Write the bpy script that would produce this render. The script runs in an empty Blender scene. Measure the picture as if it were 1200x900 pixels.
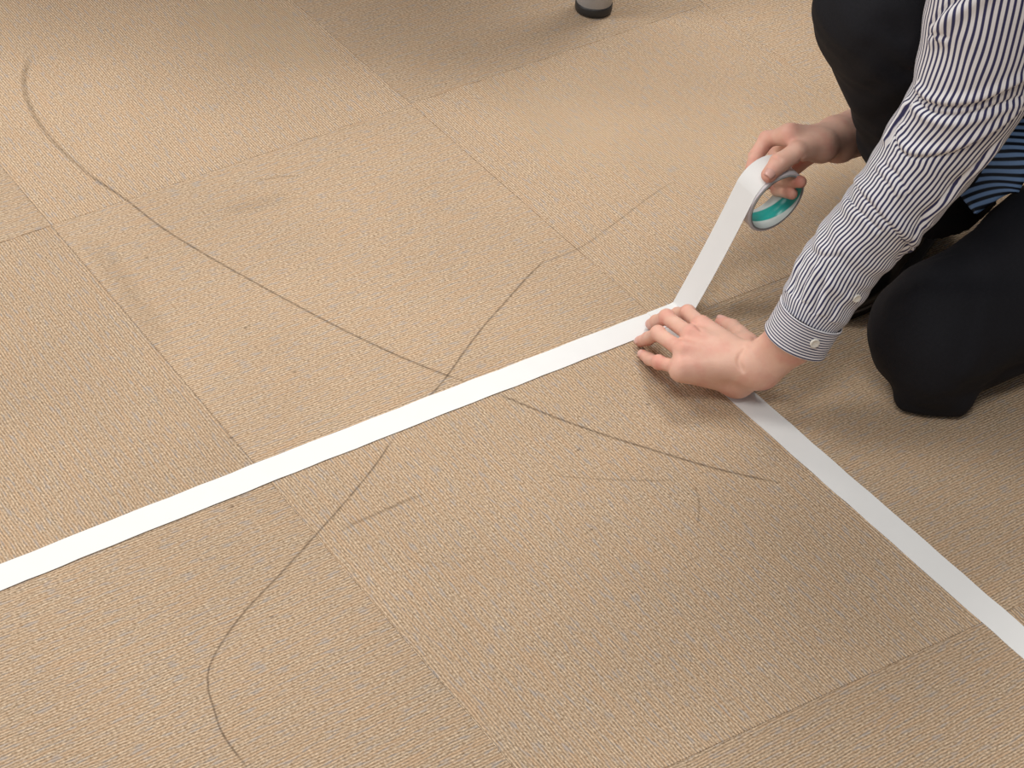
import bpy, math, random
import numpy as np
from mathutils import Matrix, Vector
try:
    import openvdb as vdb
except ImportError:
    import pyopenvdb as vdb

random.seed(4)
RNG = np.random.default_rng(4)
SC = bpy.context.scene
COL = SC.collection

# ------------------------------------------------------------------ camera
CAM_R = np.array([[0.8196482967805232, -0.56843531276102, 0.07111937001316099],      # right
                  [-0.3173812264260132, -0.5539426644295355, -0.7696860929216708],    # down
                  [0.4769128082753778, 0.6082999422414804, -0.6344488581216807]])     # forward
CAM_C = np.array([-1.2482950919153604, -1.3315804113119214, 1.3874541108159155])
FOC = 2418.2331
cam = bpy.data.objects.new('camera', bpy.data.cameras.new('camera'))
COL.objects.link(cam)
cam.data.sensor_width = 36.0
cam.data.lens = FOC / 1200 * 36.0
cam.data.clip_start = 0.05
M = Matrix.Identity(4)
for r in range(3):
    M[r][0], M[r][1], M[r][2], M[r][3] = CAM_R[0][r], -CAM_R[1][r], -CAM_R[2][r], CAM_C[r]
cam.matrix_world = M
SC.camera = cam

# ------------------------------------------------------------------ light and exposure
SC.view_settings.view_transform = 'Standard'
SC.view_settings.look = 'None'
SC.view_settings.gamma = 1.0
SC.view_settings.exposure = 0.0
wd = bpy.data.worlds.new('world')
SC.world = wd
wd.use_nodes = True
wd.node_tree.nodes['Background'].inputs[0].default_value = (1.0, 0.955, 0.93, 1)
wd.node_tree.nodes['Background'].inputs[1].default_value = 0.24


def area_light(name, loc, target, sx, sy, power, colour):
    ld = bpy.data.lights.new(name, 'AREA')
    ld.shape = 'RECTANGLE'
    ld.size, ld.size_y, ld.energy, ld.color = sx, sy, power, colour
    o = bpy.data.objects.new(name, ld)
    COL.objects.link(o)
    o.location = loc
    d = Vector(target) - Vector(loc)
    o.rotation_euler = d.to_track_quat('-Z', 'Y').to_euler()
    return o


WARM = (1.0, 0.97, 0.92)
for lx, ly, pw in ((0.9, 0.85, 54), (-1.3, 1.3, 38), (-1.1, -1.1, 30)):      # ceiling panels
    area_light('ceiling_lamp', (lx, ly, 2.6), (lx, ly, 0), 1.2, 0.6, pw, WARM)
area_light('window_light', (-3.0, 1.5, 1.65), (-0.2, 0.3, 0.0), 2.4, 1.3, 26, (1.0, 0.985, 0.97))


# ------------------------------------------------------------------ helpers
def ray(px, py):
    return CAM_R.T @ np.array([(px - 600) / FOC, (py - 450) / FOC, 1.0])


def on_z(px, py, z=0.0):
    """the point at height z that lies on the sight line of a pixel"""
    d = ray(px, py)
    return CAM_C + d * ((z - CAM_C[2]) / d[2])


def on_y(px, py, y):
    d = ray(px, py)
    return CAM_C + d * ((y - CAM_C[1]) / d[1])


def project(P):
    c = (np.asarray(P) - CAM_C) @ CAM_R.T
    return np.c_[600 + FOC * c[:, 0] / c[:, 2], 450 + FOC * c[:, 1] / c[:, 2]]


def nrm(v):
    v = np.asarray(v, float)
    return v / np.linalg.norm(v)


def tag(o, label=None, cat=None, group=None, kind=None):
    for k, v in (('label', label), ('category', cat), ('group', group), ('kind', kind)):
        if v:
            o[k] = v
    return o


def empty(name, loc=(0, 0, 0)):
    o = bpy.data.objects.new(name, None)
    o.empty_display_size = 0.05
    COL.objects.link(o)
    o.location = loc
    return o


def mesh_obj(name, verts, faces, mat=None, parent=None, uv=None, smooth=True, attr=None):
    me = bpy.data.meshes.new(name)
    me.from_pydata([tuple(v) for v in np.asarray(verts).tolist()], [], [tuple(f) for f in faces])
    me.update()
    if uv is not None:
        lay = me.uv_layers.new(name='uv')
        idx = np.empty(len(me.loops), dtype=np.int64)
        me.loops.foreach_get('vertex_index', idx)
        if len(uv) == len(me.loops):
            lay.data.foreach_set('uv', np.asarray(uv, np.float32).ravel())
        else:
            lay.data.foreach_set('uv', np.asarray(uv, np.float32)[idx].ravel())
    if attr is not None:
        for n, a in attr.items():
            at = me.attributes.new(n, 'FLOAT', 'POINT')
            at.data.foreach_set('value', np.asarray(a, np.float32))
    if smooth:
        me.polygons.foreach_set('use_smooth', [True] * len(me.polygons))
    if mat:
        me.materials.append(mat)
    o = bpy.data.objects.new(name, me)
    COL.objects.link(o)
    if parent:
        o.parent = parent
    return o


def shift_to(o, parent, at):
    """parent a mesh whose vertices are in world space to an Empty standing at `at`"""
    o.parent = parent
    o.matrix_parent_inverse = Matrix.Translation(-Vector(at))
    return o


# ------------------------------------------------------------------ materials
def new_mat(name):
    m = bpy.data.materials.new(name)
    m.use_nodes = True
    nt = m.node_tree
    return m, nt, nt.nodes, nt.links, nt.nodes['Principled BSDF']


def setv(b, **kw):
    for k, v in kw.items():
        b.inputs[k.replace('_', ' ')].default_value = v


def plain(name, col, rough=0.6, metal=0.0, noise=0.0, nscale=60, bump=0.0, bscale=400, bdist=0.001, spec=0.5):
    m, nt, N, L, b = new_mat(name)
    setv(b, Base_Color=(*col, 1), Roughness=rough, Metallic=metal)
    b.inputs['Specular IOR Level'].default_value = spec
    tc = N.new('ShaderNodeTexCoord')
    if noise:
        t = N.new('ShaderNodeTexNoise')
        t.inputs['Scale'].default_value = nscale
        L.new(tc.outputs['Object'], t.inputs['Vector'])
        mx = N.new('ShaderNodeMix')
        mx.data_type = 'RGBA'
        L.new(t.outputs['Fac'], mx.inputs['Factor'])
        mx.inputs['A'].default_value = (*[c * (1 - noise) for c in col], 1)
        mx.inputs['B'].default_value = (*[min(1, c * (1 + noise)) for c in col], 1)
        L.new(mx.outputs['Result'], b.inputs['Base Color'])
    if bump:
        t = N.new('ShaderNodeTexNoise')
        t.inputs['Scale'].default_value = bscale
        L.new(tc.outputs['Object'], t.inputs['Vector'])
        bp = N.new('ShaderNodeBump')
        bp.inputs['Strength'].default_value = bump
        bp.inputs['Distance'].default_value = bdist
        L.new(t.outputs['Fac'], bp.inputs['Height'])
        L.new(bp.outputs['Normal'], b.inputs['Normal'])
    return m


def math_node(N, L, op, a, b=None, c=None, clamp=False):
    n = N.new('ShaderNodeMath')
    n.operation = op
    n.use_clamp = clamp
    for i, v in enumerate((a, b, c)):
        if v is None:
            continue
        if isinstance(v, (int, float)):
            n.inputs[i].default_value = v
        else:
            L.new(v, n.inputs[i])
    return n.outputs[0]


def mix_rgb(N, L, f, a, b, blend='MIX'):
    n = N.new('ShaderNodeMix')
    n.data_type = 'RGBA'
    n.blend_type = blend
    for s, v in (('Factor', f), ('A', a), ('B', b)):
        if isinstance(v, (int, float)):
            n.inputs[s].default_value = v
        elif isinstance(v, tuple):
            n.inputs[s].default_value = (*v, 1)
        else:
            L.new(v, n.inputs[s])
    return n.outputs['Result']


def carpet_material():
    m, nt, N, L, b = new_mat('carpet_loop_pile')
    tc = N.new('ShaderNodeTexCoord')
    oi = N.new('ShaderNodeObjectInfo')
    geo = N.new('ShaderNodeNewGeometry')
    # wobble the ribs a little, and give every tile another piece of the roll
    off = N.new('ShaderNodeVectorMath'); off.operation = 'MULTIPLY_ADD'
    cb = N.new('ShaderNodeCombineXYZ')
    L.new(math_node(N, L, 'MULTIPLY', oi.outputs['Random'], 37.0), cb.inputs[0])
    L.new(math_node(N, L, 'MULTIPLY', oi.outputs['Random'], 91.0), cb.inputs[1])
    L.new(tc.outputs['Object'], off.inputs[0]); off.inputs[1].default_value = (1, 1, 1)
    L.new(cb.outputs[0], off.inputs[2])
    sp = N.new('ShaderNodeSeparateXYZ'); L.new(off.outputs[0], sp.inputs[0])
    wob = N.new('ShaderNodeTexNoise'); wob.inputs['Scale'].default_value = 26
    L.new(off.outputs[0], wob.inputs['Vector'])
    y = math_node(N, L, 'MULTIPLY_ADD', wob.outputs['Fac'], 0.0040, sp.outputs[1])
    ph = math_node(N, L, 'MULTIPLY', y, 2 * math.pi / 0.00305)
    rib = math_node(N, L, 'MULTIPLY_ADD', math_node(N, L, 'SINE', ph), 0.5, 0.5)
    # loops along each rib
    v2 = N.new('ShaderNodeVectorMath'); v2.operation = 'MULTIPLY'
    L.new(off.outputs[0], v2.inputs[0]); v2.inputs[1].default_value = (1, 1.5, 1)
    loops = N.new('ShaderNodeTexNoise'); loops.inputs['Scale'].default_value = 330
    loops.inputs['Detail'].default_value = 1.5
    L.new(v2.outputs[0], loops.inputs['Vector'])
    # long yarn streaks
    v3 = N.new('ShaderNodeVectorMath'); v3.operation = 'MULTIPLY'
    L.new(off.outputs[0], v3.inputs[0]); v3.inputs[1].default_value = (16, 270, 1)
    streak = N.new('ShaderNodeTexNoise'); streak.inputs['Scale'].default_value = 1.0
    streak.inputs['Detail'].default_value = 1.0
    L.new(v3.outputs[0], streak.inputs['Vector'])
    v4 = N.new('ShaderNodeVectorMath'); v4.operation = 'MULTIPLY_ADD'
    L.new(off.outputs[0], v4.inputs[0]); v4.inputs[1].default_value = (60, 250, 1); v4.inputs[2].default_value = (7, 3, 5)
    grey = N.new('ShaderNodeTexNoise'); grey.inputs['Scale'].default_value = 1.0
    L.new(v4.outputs[0], grey.inputs['Vector'])
    soil = N.new('ShaderNodeTexNoise'); soil.inputs['Scale'].default_value = 3.2; soil.inputs['Detail'].default_value = 5
    L.new(geo.outputs['Position'], soil.inputs['Vector'])
    lm = N.new('ShaderNodeMapRange'); L.new(loops.outputs['Fac'], lm.inputs[0])
    lm.inputs[1].default_value, lm.inputs[2].default_value = 0.30, 0.72
    top = mix_rgb(N, L, lm.outputs[0], (0.37, 0.255, 0.158), (0.86, 0.67, 0.478))
    sm = N.new('ShaderNodeMapRange'); L.new(streak.outputs['Fac'], sm.inputs[0])
    sm.inputs[1].default_value, sm.inputs[2].default_value = 0.35, 0.7
    top = mix_rgb(N, L, math_node(N, L, 'MULTIPLY', sm.outputs[0], 0.50), top, (0.66, 0.420, 0.245))
    gm = N.new('ShaderNodeMapRange'); L.new(grey.outputs['Fac'], gm.inputs[0])
    gm.inputs[1].default_value, gm.inputs[2].default_value = 0.54, 0.68
    top = mix_rgb(N, L, math_node(N, L, 'MULTIPLY', gm.outputs[0], 0.55), top, (0.46, 0.435, 0.425))
    rm = N.new('ShaderNodeMapRange'); L.new(rib, rm.inputs[0])
    rm.inputs[1].default_value, rm.inputs[2].default_value = 0.0, 0.75
    rm.inputs[3].default_value, rm.inputs[4].default_value = 0.60, 1.0
    colr = mix_rgb(N, L, 1.0, top, rm.outputs[0], 'MULTIPLY')
    so = N.new('ShaderNodeMapRange'); L.new(soil.outputs['Fac'], so.inputs[0])
    so.inputs[1].default_value, so.inputs[2].default_value = 0.3, 0.7
    so.inputs[3].default_value, so.inputs[4].default_value = 0.90, 1.05
    colr = mix_rgb(N, L, 1.0, colr, so.outputs[0], 'MULTIPLY')
    lot = math_node(N, L, 'MULTIPLY_ADD', oi.outputs['Random'], 0.12, 0.865)
    colr = mix_rgb(N, L, 1.0, colr, lot, 'MULTIPLY')
    L.new(colr, b.inputs['Base Color'])
    setv(b, Roughness=0.92)
    b.inputs['Specular IOR Level'].default_value = 0.12
    b.inputs['Sheen Weight'].default_value = 0.12
    h = math_node(N, L, 'MULTIPLY_ADD', loops.outputs['Fac'], 0.6, rib)
    bp = N.new('ShaderNodeBump'); bp.inputs['Strength'].default_value = 0.55; bp.inputs['Distance'].default_value = 0.0016
    L.new(h, bp.inputs['Height']); L.new(bp.outputs['Normal'], b.inputs['Normal'])
    return m


def stripe_material(name, light, dark, duty, soft=0.10, rough=0.75, sheen=0.1):
    m, nt, N, L, b = new_mat(name)
    uv = N.new('ShaderNodeUVMap')
    sp = N.new('ShaderNodeSeparateXYZ'); L.new(uv.outputs[0], sp.inputs[0])
    fr = math_node(N, L, 'FRACT', sp.outputs[0])
    tri = math_node(N, L, 'ABSOLUTE', math_node(N, L, 'SUBTRACT', fr, 0.5))     # 0 in the middle of the dark stripe
    mr = N.new('ShaderNodeMapRange'); L.new(tri, mr.inputs[0])
    mr.inputs[1].default_value, mr.inputs[2].default_value = duty / 2 - soft / 2, duty / 2 + soft / 2
    col = mix_rgb(N, L, mr.outputs[0], dark, light)
    L.new(col, b.inputs['Base Color'])
    setv(b, Roughness=rough)
    b.inputs['Specular IOR Level'].default_value = 0.2
    b.inputs['Sheen Weight'].default_value = sheen
    tc = N.new('ShaderNodeTexCoord')
    t = N.new('ShaderNodeTexNoise'); t.inputs['Scale'].default_value = 900
    L.new(tc.outputs['Object'], t.inputs['Vector'])
    bp = N.new('ShaderNodeBump'); bp.inputs['Strength'].default_value = 0.12; bp.inputs['Distance'].default_value = 0.0006
    L.new(t.outputs['Fac'], bp.inputs['Height']); L.new(bp.outputs['Normal'], b.inputs['Normal'])
    return m


def skin_material():
    m, nt, N, L, b = new_mat('skin')
    at = N.new('ShaderNodeAttribute'); at.attribute_name = 'flush'
    tc = N.new('ShaderNodeTexCoord')
    t = N.new('ShaderNodeTexNoise'); t.inputs['Scale'].default_value = 70; t.inputs['Detail'].default_value = 4
    L.new(tc.outputs['Object'], t.inputs['Vector'])
    base = mix_rgb(N, L, t.outputs['Fac'], (0.73, 0.430, 0.330), (0.83, 0.535, 0.425))
    t3 = N.new('ShaderNodeTexNoise'); t3.inputs['Scale'].default_value = 38; t3.inputs['Detail'].default_value = 3
    L.new(tc.outputs['Object'], t3.inputs['Vector'])
    mo = N.new('ShaderNodeMapRange'); L.new(t3.outputs['Fac'], mo.inputs[0])
    mo.inputs[1].default_value, mo.inputs[2].default_value, mo.inputs[4].default_value = 0.48, 0.72, 0.42
    red = mix_rgb(N, L, math_node(N, L, 'ADD', math_node(N, L, 'MULTIPLY', at.outputs['Fac'], 0.7), mo.outputs[0], clamp=True), base, (0.66, 0.235, 0.190))
    L.new(red, b.inputs['Base Color'])
    setv(b, Roughness=0.5)
    b.inputs['Specular IOR Level'].default_value = 0.35
    b.inputs['Subsurface Weight'].default_value = 0.12
    b.inputs['Subsurface Radius'].default_value = (0.006, 0.002, 0.001)
    b.inputs['Subsurface Scale'].default_value = 1.0
    t2 = N.new('ShaderNodeTexNoise'); t2.inputs['Scale'].default_value = 420; t2.inputs['Detail'].default_value = 3
    L.new(tc.outputs['Object'], t2.inputs['Vector'])
    bp = N.new('ShaderNodeBump'); bp.inputs['Strength'].default_value = 0.22; bp.inputs['Distance'].default_value = 0.0008
    L.new(t2.outputs['Fac'], bp.inputs['Height']); L.new(bp.outputs['Normal'], b.inputs['Normal'])
    return m


def mark_material(name, col, strength):
    """a scuff: darkened pile whose strength breaks up along its length (uv.x across, uv.y along)"""
    m, nt, N, L, b = new_mat(name)
    setv(b, Base_Color=(*col, 1), Roughness=0.95)
    b.inputs['Specular IOR Level'].default_value = 0.05
    uv = N.new('ShaderNodeUVMap')
    sp = N.new('ShaderNodeSeparateXYZ'); L.new(uv.outputs[0], sp.inputs[0])
    at = N.new('ShaderNodeAttribute'); at.attribute_name = 'ink'
    tc = N.new('ShaderNodeTexCoord')
    t = N.new('ShaderNodeTexNoise'); t.inputs['Scale'].default_value = 140; t.inputs['Detail'].default_value = 3
    L.new(tc.outputs['Object'], t.inputs['Vector'])
    edge = math_node(N, L, 'SUBTRACT', 1.0, math_node(N, L, 'POWER', math_node(N, L, 'ABSOLUTE', math_node(N, L, 'MULTIPLY_ADD', sp.outputs[0], 2.0, -1.0)), 2.0))
    mr = N.new('ShaderNodeMapRange'); L.new(t.outputs['Fac'], mr.inputs[0])
    mr.inputs[1].default_value, mr.inputs[2].default_value = 0.28, 0.62
    mr.inputs[3].default_value, mr.inputs[4].default_value = 0.45, 1.0
    a = math_node(N, L, 'MULTIPLY', math_node(N, L, 'MULTIPLY', edge, mr.outputs[0]), at.outputs['Fac'])
    a = math_node(N, L, 'MULTIPLY', a, strength, clamp=True)
    L.new(a, b.inputs['Alpha'])
    return m


MAT_CARPET = carpet_material()
MAT_BACKING = plain('carpet_backing', (0.06, 0.05, 0.045), 0.9)
MAT_TAPE = plain('white_cloth_tape', (0.76, 0.765, 0.765), 0.5, noise=0.02, nscale=40, bump=0.05, bscale=700, bdist=0.0004)
MAT_TAPE_EDGE = plain('tape_edge', (0.62, 0.60, 0.66), 0.5)
MAT_SKIN = skin_material()
MAT_NAIL = plain('nail', (0.72, 0.42, 0.36), 0.28)
MAT_SHIRT = stripe_material('navy_striped_cotton', (0.80, 0.795, 0.83), (0.036, 0.036, 0.105), 0.44)
MAT_TIE = stripe_material('blue_striped_silk', (0.20, 0.33, 0.58), (0.005, 0.007, 0.014), 0.48, 0.14, 0.5, 0.0)
MAT_TROUSER = plain('black_wool', (0.0085, 0.0088, 0.0125), 0.8, noise=0.25, nscale=300, bump=0.3, bscale=1100, bdist=0.0008, spec=0.25)
MAT_SHOE = plain('black_leather', (0.010, 0.010, 0.011), 0.32, bump=0.1, bscale=300)
MAT_WELT = plain('shoe_welt', (0.16, 0.15, 0.15), 0.6)
MAT_BUTTON = plain('shell_button', (0.78, 0.76, 0.70), 0.3)
MAT_HAIR = plain('black_hair', (0.012, 0.010, 0.009), 0.5, noise=0.3, nscale=120, bump=0.5, bscale=250)
MAT_LEG = plain('grey_painted_steel', (0.50, 0.51, 0.53), 0.4, metal=0.15)
MAT_GLIDE = plain('black_plastic', (0.02, 0.02, 0.021), 0.45)
MAT_TOP = plain('light_laminate', (0.62, 0.60, 0.57), 0.4, noise=0.04, nscale=8)
MAT_EYE = plain('eye_white', (0.8, 0.78, 0.76), 0.2)
MAT_IRIS = plain('dark_iris', (0.02, 0.012, 0.008), 0.15)

# ------------------------------------------------------------------ floor of carpet tiles
floor = mesh_obj('floor', [(-6, -6, -0.0075), (6, -6, -0.0075), (6, 6, -0.0075), (-6, 6, -0.0075),
                           (-6, -6, -0.05), (6, -6, -0.05), (6, 6, -0.05), (-6, 6, -0.05)],
                 [(0, 1, 2, 3), (7, 6, 5, 4), (0, 4, 5, 1), (1, 5, 6, 2), (2, 6, 7, 3), (3, 7, 4, 0)], MAT_CARPET, smooth=False)
tag(floor, kind='structure')


def corner(i, j):
    """where four carpet tiles meet; the courses were laid a little out of square"""
    k = min(max(i, -3), 3)
    return np.array([0.5 * i - (0.001 if i else 0), 0.5 * j * (1.037 + 0.049 * k)])


def tile(i, j):
    c = [corner(i, j), corner(i + 1, j), corner(i + 1, j + 1), corner(i, j + 1)]
    mid = sum(c) / 4
    turn = (i + j) % 2 == 0                      # quarter-turn laying
    g, e, h = 0.0001, 0.0005, 0.0072
    rings = []
    for inset, z in ((g, -h), (g, -0.0005), (g + e, 0.0)):
        ring = []
        for k in range(4):
            d1, d2 = nrm(c[(k + 1) % 4] - c[k]), nrm(c[(k - 1) % 4] - c[k])
            q = c[k] + (d1 + d2) * inset - mid
            if turn:
                q = np.array([q[1], -q[0]])      # into the tile's own frame
            ring.append((q[0], q[1], z))
        rings.append(ring)
    V = rings[0] + rings[1] + rings[2]
    F = [(8, 9, 10, 11), (3, 2, 1, 0)]
    for r0 in (0, 4):
        for k in range(4):
            F.append((r0 + k, r0 + (k + 1) % 4, r0 + 4 + (k + 1) % 4, r0 + 4 + k))
    o = mesh_obj('carpet_tile', V, F, MAT_CARPET, floor, smooth=False)
    o.location = (mid[0], mid[1], random.uniform(-0.0004, 0.0))
    o.rotation_euler.z = math.pi / 2 if turn else 0.0
    return o


for i in range(-5, 6):
    for j in range(-4, 5):
        tile(i, j)


def catmull(P, n):
    P = np.asarray(P, float)
    Q = np.vstack([2 * P[0] - P[1], P, 2 * P[-1] - P[-2]])
    out = []
    m = len(P) - 1
    for t in np.linspace(0, m, n):
        k = min(int(t), m - 1)
        u = t - k
        a, b_, c_, d = Q[k], Q[k + 1], Q[k + 2], Q[k + 3]
        out.append(0.5 * (2 * b_ + (c_ - a) * u + (2 * a - 5 * b_ + 4 * c_ - d) * u * u + (3 * b_ - a - 3 * c_ + d) * u ** 3))
    return np.array(out)


def scuff(name, pix, width, mat, n=80, taper=0.12, w0=None):
    P = catmull(np.array([on_z(x, y, 0.0)[:2] for x, y in pix]), n)
    V, UV, INK = [], [], []
    for k in range(n):
        t = nrm(P[min(k + 1, n - 1)] - P[max(k - 1, 0)])
        s = np.array([-t[1], t[0]])
        f = k / (n - 1)
        w = width if w0 is None else w0 + (width - w0) * f
        ink = min(1.0, f / taper, (1 - f) / taper)
        for q in (-1, 0, 1):
            p = P[k] + s * q * w / 2
            V.append((p[0], p[1], 0.0007)); UV.append(((q + 1) / 2, f * 20)); INK.append(ink)
    F = []
    for k in range(n - 1):
        for q in (0, 1):
            a = 3 * k + q
            F.append((a, a + 1, a + 4, a + 3))
    return mesh_obj(name, V, F, mat, floor, uv=UV, attr={'ink': INK})


MAT_SCUFF = mark_material('scuff_dark', (0.13, 0.095, 0.07), 0.52)
MAT_SCUFF_SOFT = mark_material('scuff_soft', (0.16, 0.115, 0.075), 0.26)
MAT_SMUDGE = mark_material('smudge', (0.20, 0.15, 0.10), 0.09)
scuff('scuff_mark', [(36, 62), (28, 95), (36, 127), (60, 163), (105, 205), (150, 235)], 0.0055, MAT_SCUFF_SOFT, w0=0.010)
scuff('scuff_mark', [(105, 205), (150, 236), (190, 267), (240, 298), (300, 332), (370, 370), (440, 405), (500, 431), (552, 450)], 0.0030, MAT_SCUFF, 120, 0.06)
scuff('scuff_mark', [(575, 458), (610, 473), (650, 489), (700, 507), (760, 526), (830, 547), (880, 559), (920, 567)], 0.0034, MAT_SCUFF, 90)
scuff('scuff_mark', [(790, 212), (760, 232), (720, 262), (680, 290), (630, 310)], 0.0028, MAT_SCUFF_SOFT, 60)
scuff('scuff_mark', [(640, 303), (615, 328), (592, 354), (568, 381), (545, 411), (520, 446), (498, 470)], 0.0026, MAT_SCUFF, 70, 0.06)
scuff('scuff_mark', [(462, 512), (440, 545), (410, 582), (370, 627), (330, 671), (290, 713), (264, 747), (246, 780), (244, 806), (251, 832), (262, 862), (292, 903)], 0.0024, MAT_SCUFF, 140, 0.04)
scuff('scuff_mark', [(398, 621), (430, 607), (462, 593), (500, 577)], 0.005, MAT_SCUFF_SOFT, 40)
scuff('scuff_mark', [(640, 556), (690, 561), (750, 563), (796, 563)], 0.0025, MAT_SCUFF_SOFT, 40)
scuff('scuff_mark', [(814, 568), (819, 590), (817, 618)], 0.0030, MAT_SCUFF_SOFT, 30)
scuff('scuff_mark', [(300, 212), (330, 207), (352, 207)], 0.0030, MAT_SCUFF_SOFT, 30)
scuff('scuff_mark', [(470, 650), (500, 660), (560, 655), (600, 640)], 0.0030, MAT_SMUDGE, 40)
scuff('scuff_mark', [(355, 165), (390, 155), (440, 140)], 0.0040, MAT_SMUDGE, 30)
scuff('carpet_stain', [(250, 250), (300, 240), (350, 225)], 0.03, MAT_SMUDGE, 40, 0.3)
scuff('carpet_stain', [(100, 275), (130, 310), (170, 370), (210, 430)], 0.035, MAT_SMUDGE, 40, 0.3)
for (x, y) in ((693, 621), (318, 723), (271, 513), (345, 436), (288, 384), (172, 302), (759, 474), (678, 527), (272, 594)):
    scuff('carpet_speck', [(x - 3, y + 1), (x, y), (x + 3, y - 1)], 0.003, MAT_SCUFF, 8, 0.3)

# ------------------------------------------------------------------ tape on the floor
TY0, TY1 = -0.0068, 0.0247            # the tape that leads to the roll, edges in y


def strip(name, a, b, w0, w1, n=30, z=0.0011, th=0.0005, bend=0.0):
    """a flat strip of tape between two floor points, a hair above the pile and slightly uneven"""
    a, b = np.array(a, float), np.array(b, float)
    t = nrm(b - a); s = np.array([-t[1], t[0]])
    V = []
    for k in range(n + 1):
        p = a + (b - a) * k / n + s * bend * max(0.0, 1 - k / (n * 0.75)) ** 2
        wob = 0.0003 * math.sin(k * 1.7) + 0.0002 * math.sin(k * 0.6 + 1)
        for q in (w0, w1):
            e = p + s * (q + wob)
            V.append((e[0], e[1], z + 0.00015 * math.sin(k * 2.1 + q * 50)))
    V2 = [(x, y, zz - th) for x, y, zz in V]
    m = len(V)
    F = []
    for k in range(n):
        a0 = 2 * k
        F += [(a0 + 1, a0, a0 + 2, a0 + 3), (m + a0, m + a0 + 1, m + a0 + 3, m + a0 + 2),
              (a0, m + a0, m + a0 + 2, a0 + 2), (m + a0 + 1, a0 + 1, a0 + 3, m + a0 + 3)]
    F += [(0, 1, m + 1, m), (2 * n + 1, 2 * n, m + 2 * n, m + 2 * n + 1)]
    return mesh_obj(name, V + V2, F, MAT_TAPE, smooth=False)


tag(strip('tape_strip', (-1.05, 0.0), (0.030, 0.0), TY0, TY1, 60, bend=-0.012),
    'long white tape strip stuck across the carpet, running left from under the fingertips', 'tape')
tag(strip('tape_strip', (-0.003, 0.004), (-0.003, -0.86), -0.0155, 0.0155, 50, z=0.0006),
    'white tape strip on the carpet that comes out below the wrist of the pressing hand', 'tape')

# ------------------------------------------------------------------ roll of tape in the hand
RN = nrm((0.0, 0.9945, 0.1045))                 # axis, away from the camera
RC = np.array([0.1356, -0.0065, 0.1220])        # centre of the near face
RE1 = nrm(np.cross((0, 0, 1), RN)) * -1         # pointing +x
RE2 = np.cross(RE1, RN); RE2 = RE2 if RE2[2] > 0 else -RE2
RIN, RCORE, ROUT, RW = 0.0345, 0.0360, 0.0390, 0.031


def rollpt(r, a, w):
    return RC + RE1 * r * math.cos(a) + RE2 * r * math.sin(a) + RN * w


def ring_mesh(name, prof, mat, n=96, uv=None):
    V, UV = [], []
    m = len(prof)
    for k in range(n):
        a = 2 * math.pi * k / n
        for r, w in prof:
            V.append(rollpt(r, a, w)); UV.append((k / n, w / RW))
    F = []
    for k in range(n):
        for q in range(m):
            a0, b0 = k * m + q, ((k + 1) % n) * m + q
            a1, b1 = k * m + (q + 1) % m, ((k + 1) % n) * m + (q + 1) % m
            F.append((a0, a1, b1, b0))
    return V, F, UV


roll = empty('tape_roll', RC)
tag(roll, 'roll of white tape with teal printed core held in the raised hand', 'tape roll')
V, F, UV = ring_mesh('winding', [(RCORE, 0), (ROUT - 0.0005, 0), (ROUT, 0.0005), (ROUT, RW - 0.0005), (ROUT - 0.0005, RW), (RCORE, RW)], None)
wm, nt, N, L, b = new_mat('wound_tape')
geo = N.new('ShaderNodeTexCoord')
sx = N.new('ShaderNodeSeparateXYZ')
vs = N.new('ShaderNodeVectorMath'); vs.operation = 'SUBTRACT'
L.new(geo.outputs['Object'], vs.inputs[0]); vs.inputs[1].default_value = tuple(RC)
vl = N.new('ShaderNodeVectorMath'); vl.operation = 'LENGTH'; L.new(vs.outputs[0], vl.inputs[0])
wv = math_node(N, L, 'SINE', math_node(N, L, 'MULTIPLY', vl.outputs['Value'], 14000.0))
L.new(mix_rgb(N, L, math_node(N, L, 'MULTIPLY_ADD', wv, 0.25, 0.5), (0.66, 0.63, 0.70), (0.85, 0.84, 0.86)), b.inputs['Base Color'])
setv(b, Roughness=0.5)
shift_to(mesh_obj('winding', V, F, wm), roll, RC)
# printed paper core: white, a wavy teal band, a paler wash
cm, nt, N, L, b = new_mat('printed_core')
uvn = N.new('ShaderNodeUVMap'); sp = N.new('ShaderNodeSeparateXYZ'); L.new(uvn.outputs[0], sp.inputs[0])
ang = math_node(N, L, 'MULTIPLY', sp.outputs[0], 2 * math.pi)
mid = math_node(N, L, 'MULTIPLY_ADD', math_node(N, L, 'COSINE', math_node(N, L, 'SUBTRACT', ang, 0.70)), -0.25, 0.46)
dist = math_node(N, L, 'SUBTRACT', sp.outputs[1], mid)
hw = 0.25
edge1 = N.new('ShaderNodeMapRange'); L.new(math_node(N, L, 'ABSOLUTE', dist), edge1.inputs[0])
edge1.inputs[1].default_value, edge1.inputs[2].default_value = hw - 0.02, hw + 0.02
edge1.inputs[3].default_value, edge1.inputs[4].default_value = 1, 0
tcn = N.new('ShaderNodeTexCoord'); tn = N.new('ShaderNodeTexNoise'); tn.inputs['Scale'].default_value = 45
L.new(tcn.outputs['Object'], tn.inputs['Vector'])
teal = mix_rgb(N, L, tn.outputs['Fac'], (0.0, 0.24, 0.23), (0.03, 0.52, 0.46))
wash = mix_rgb(N, L, tn.outputs['Fac'], (0.55, 0.66, 0.64), (0.80, 0.82, 0.82))
L.new(mix_rgb(N, L, edge1.outputs[0], wash, teal), b.inputs['Base Color'])
setv(b, Roughness=0.3)
V, F, UV = ring_mesh('core', [(RIN, -0.0004), (RCORE + 0.0002, -0.0004), (RCORE + 0.0002, RW + 0.0004), (RIN, RW + 0.0004)], None)
n_, luv = 96, []
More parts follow.
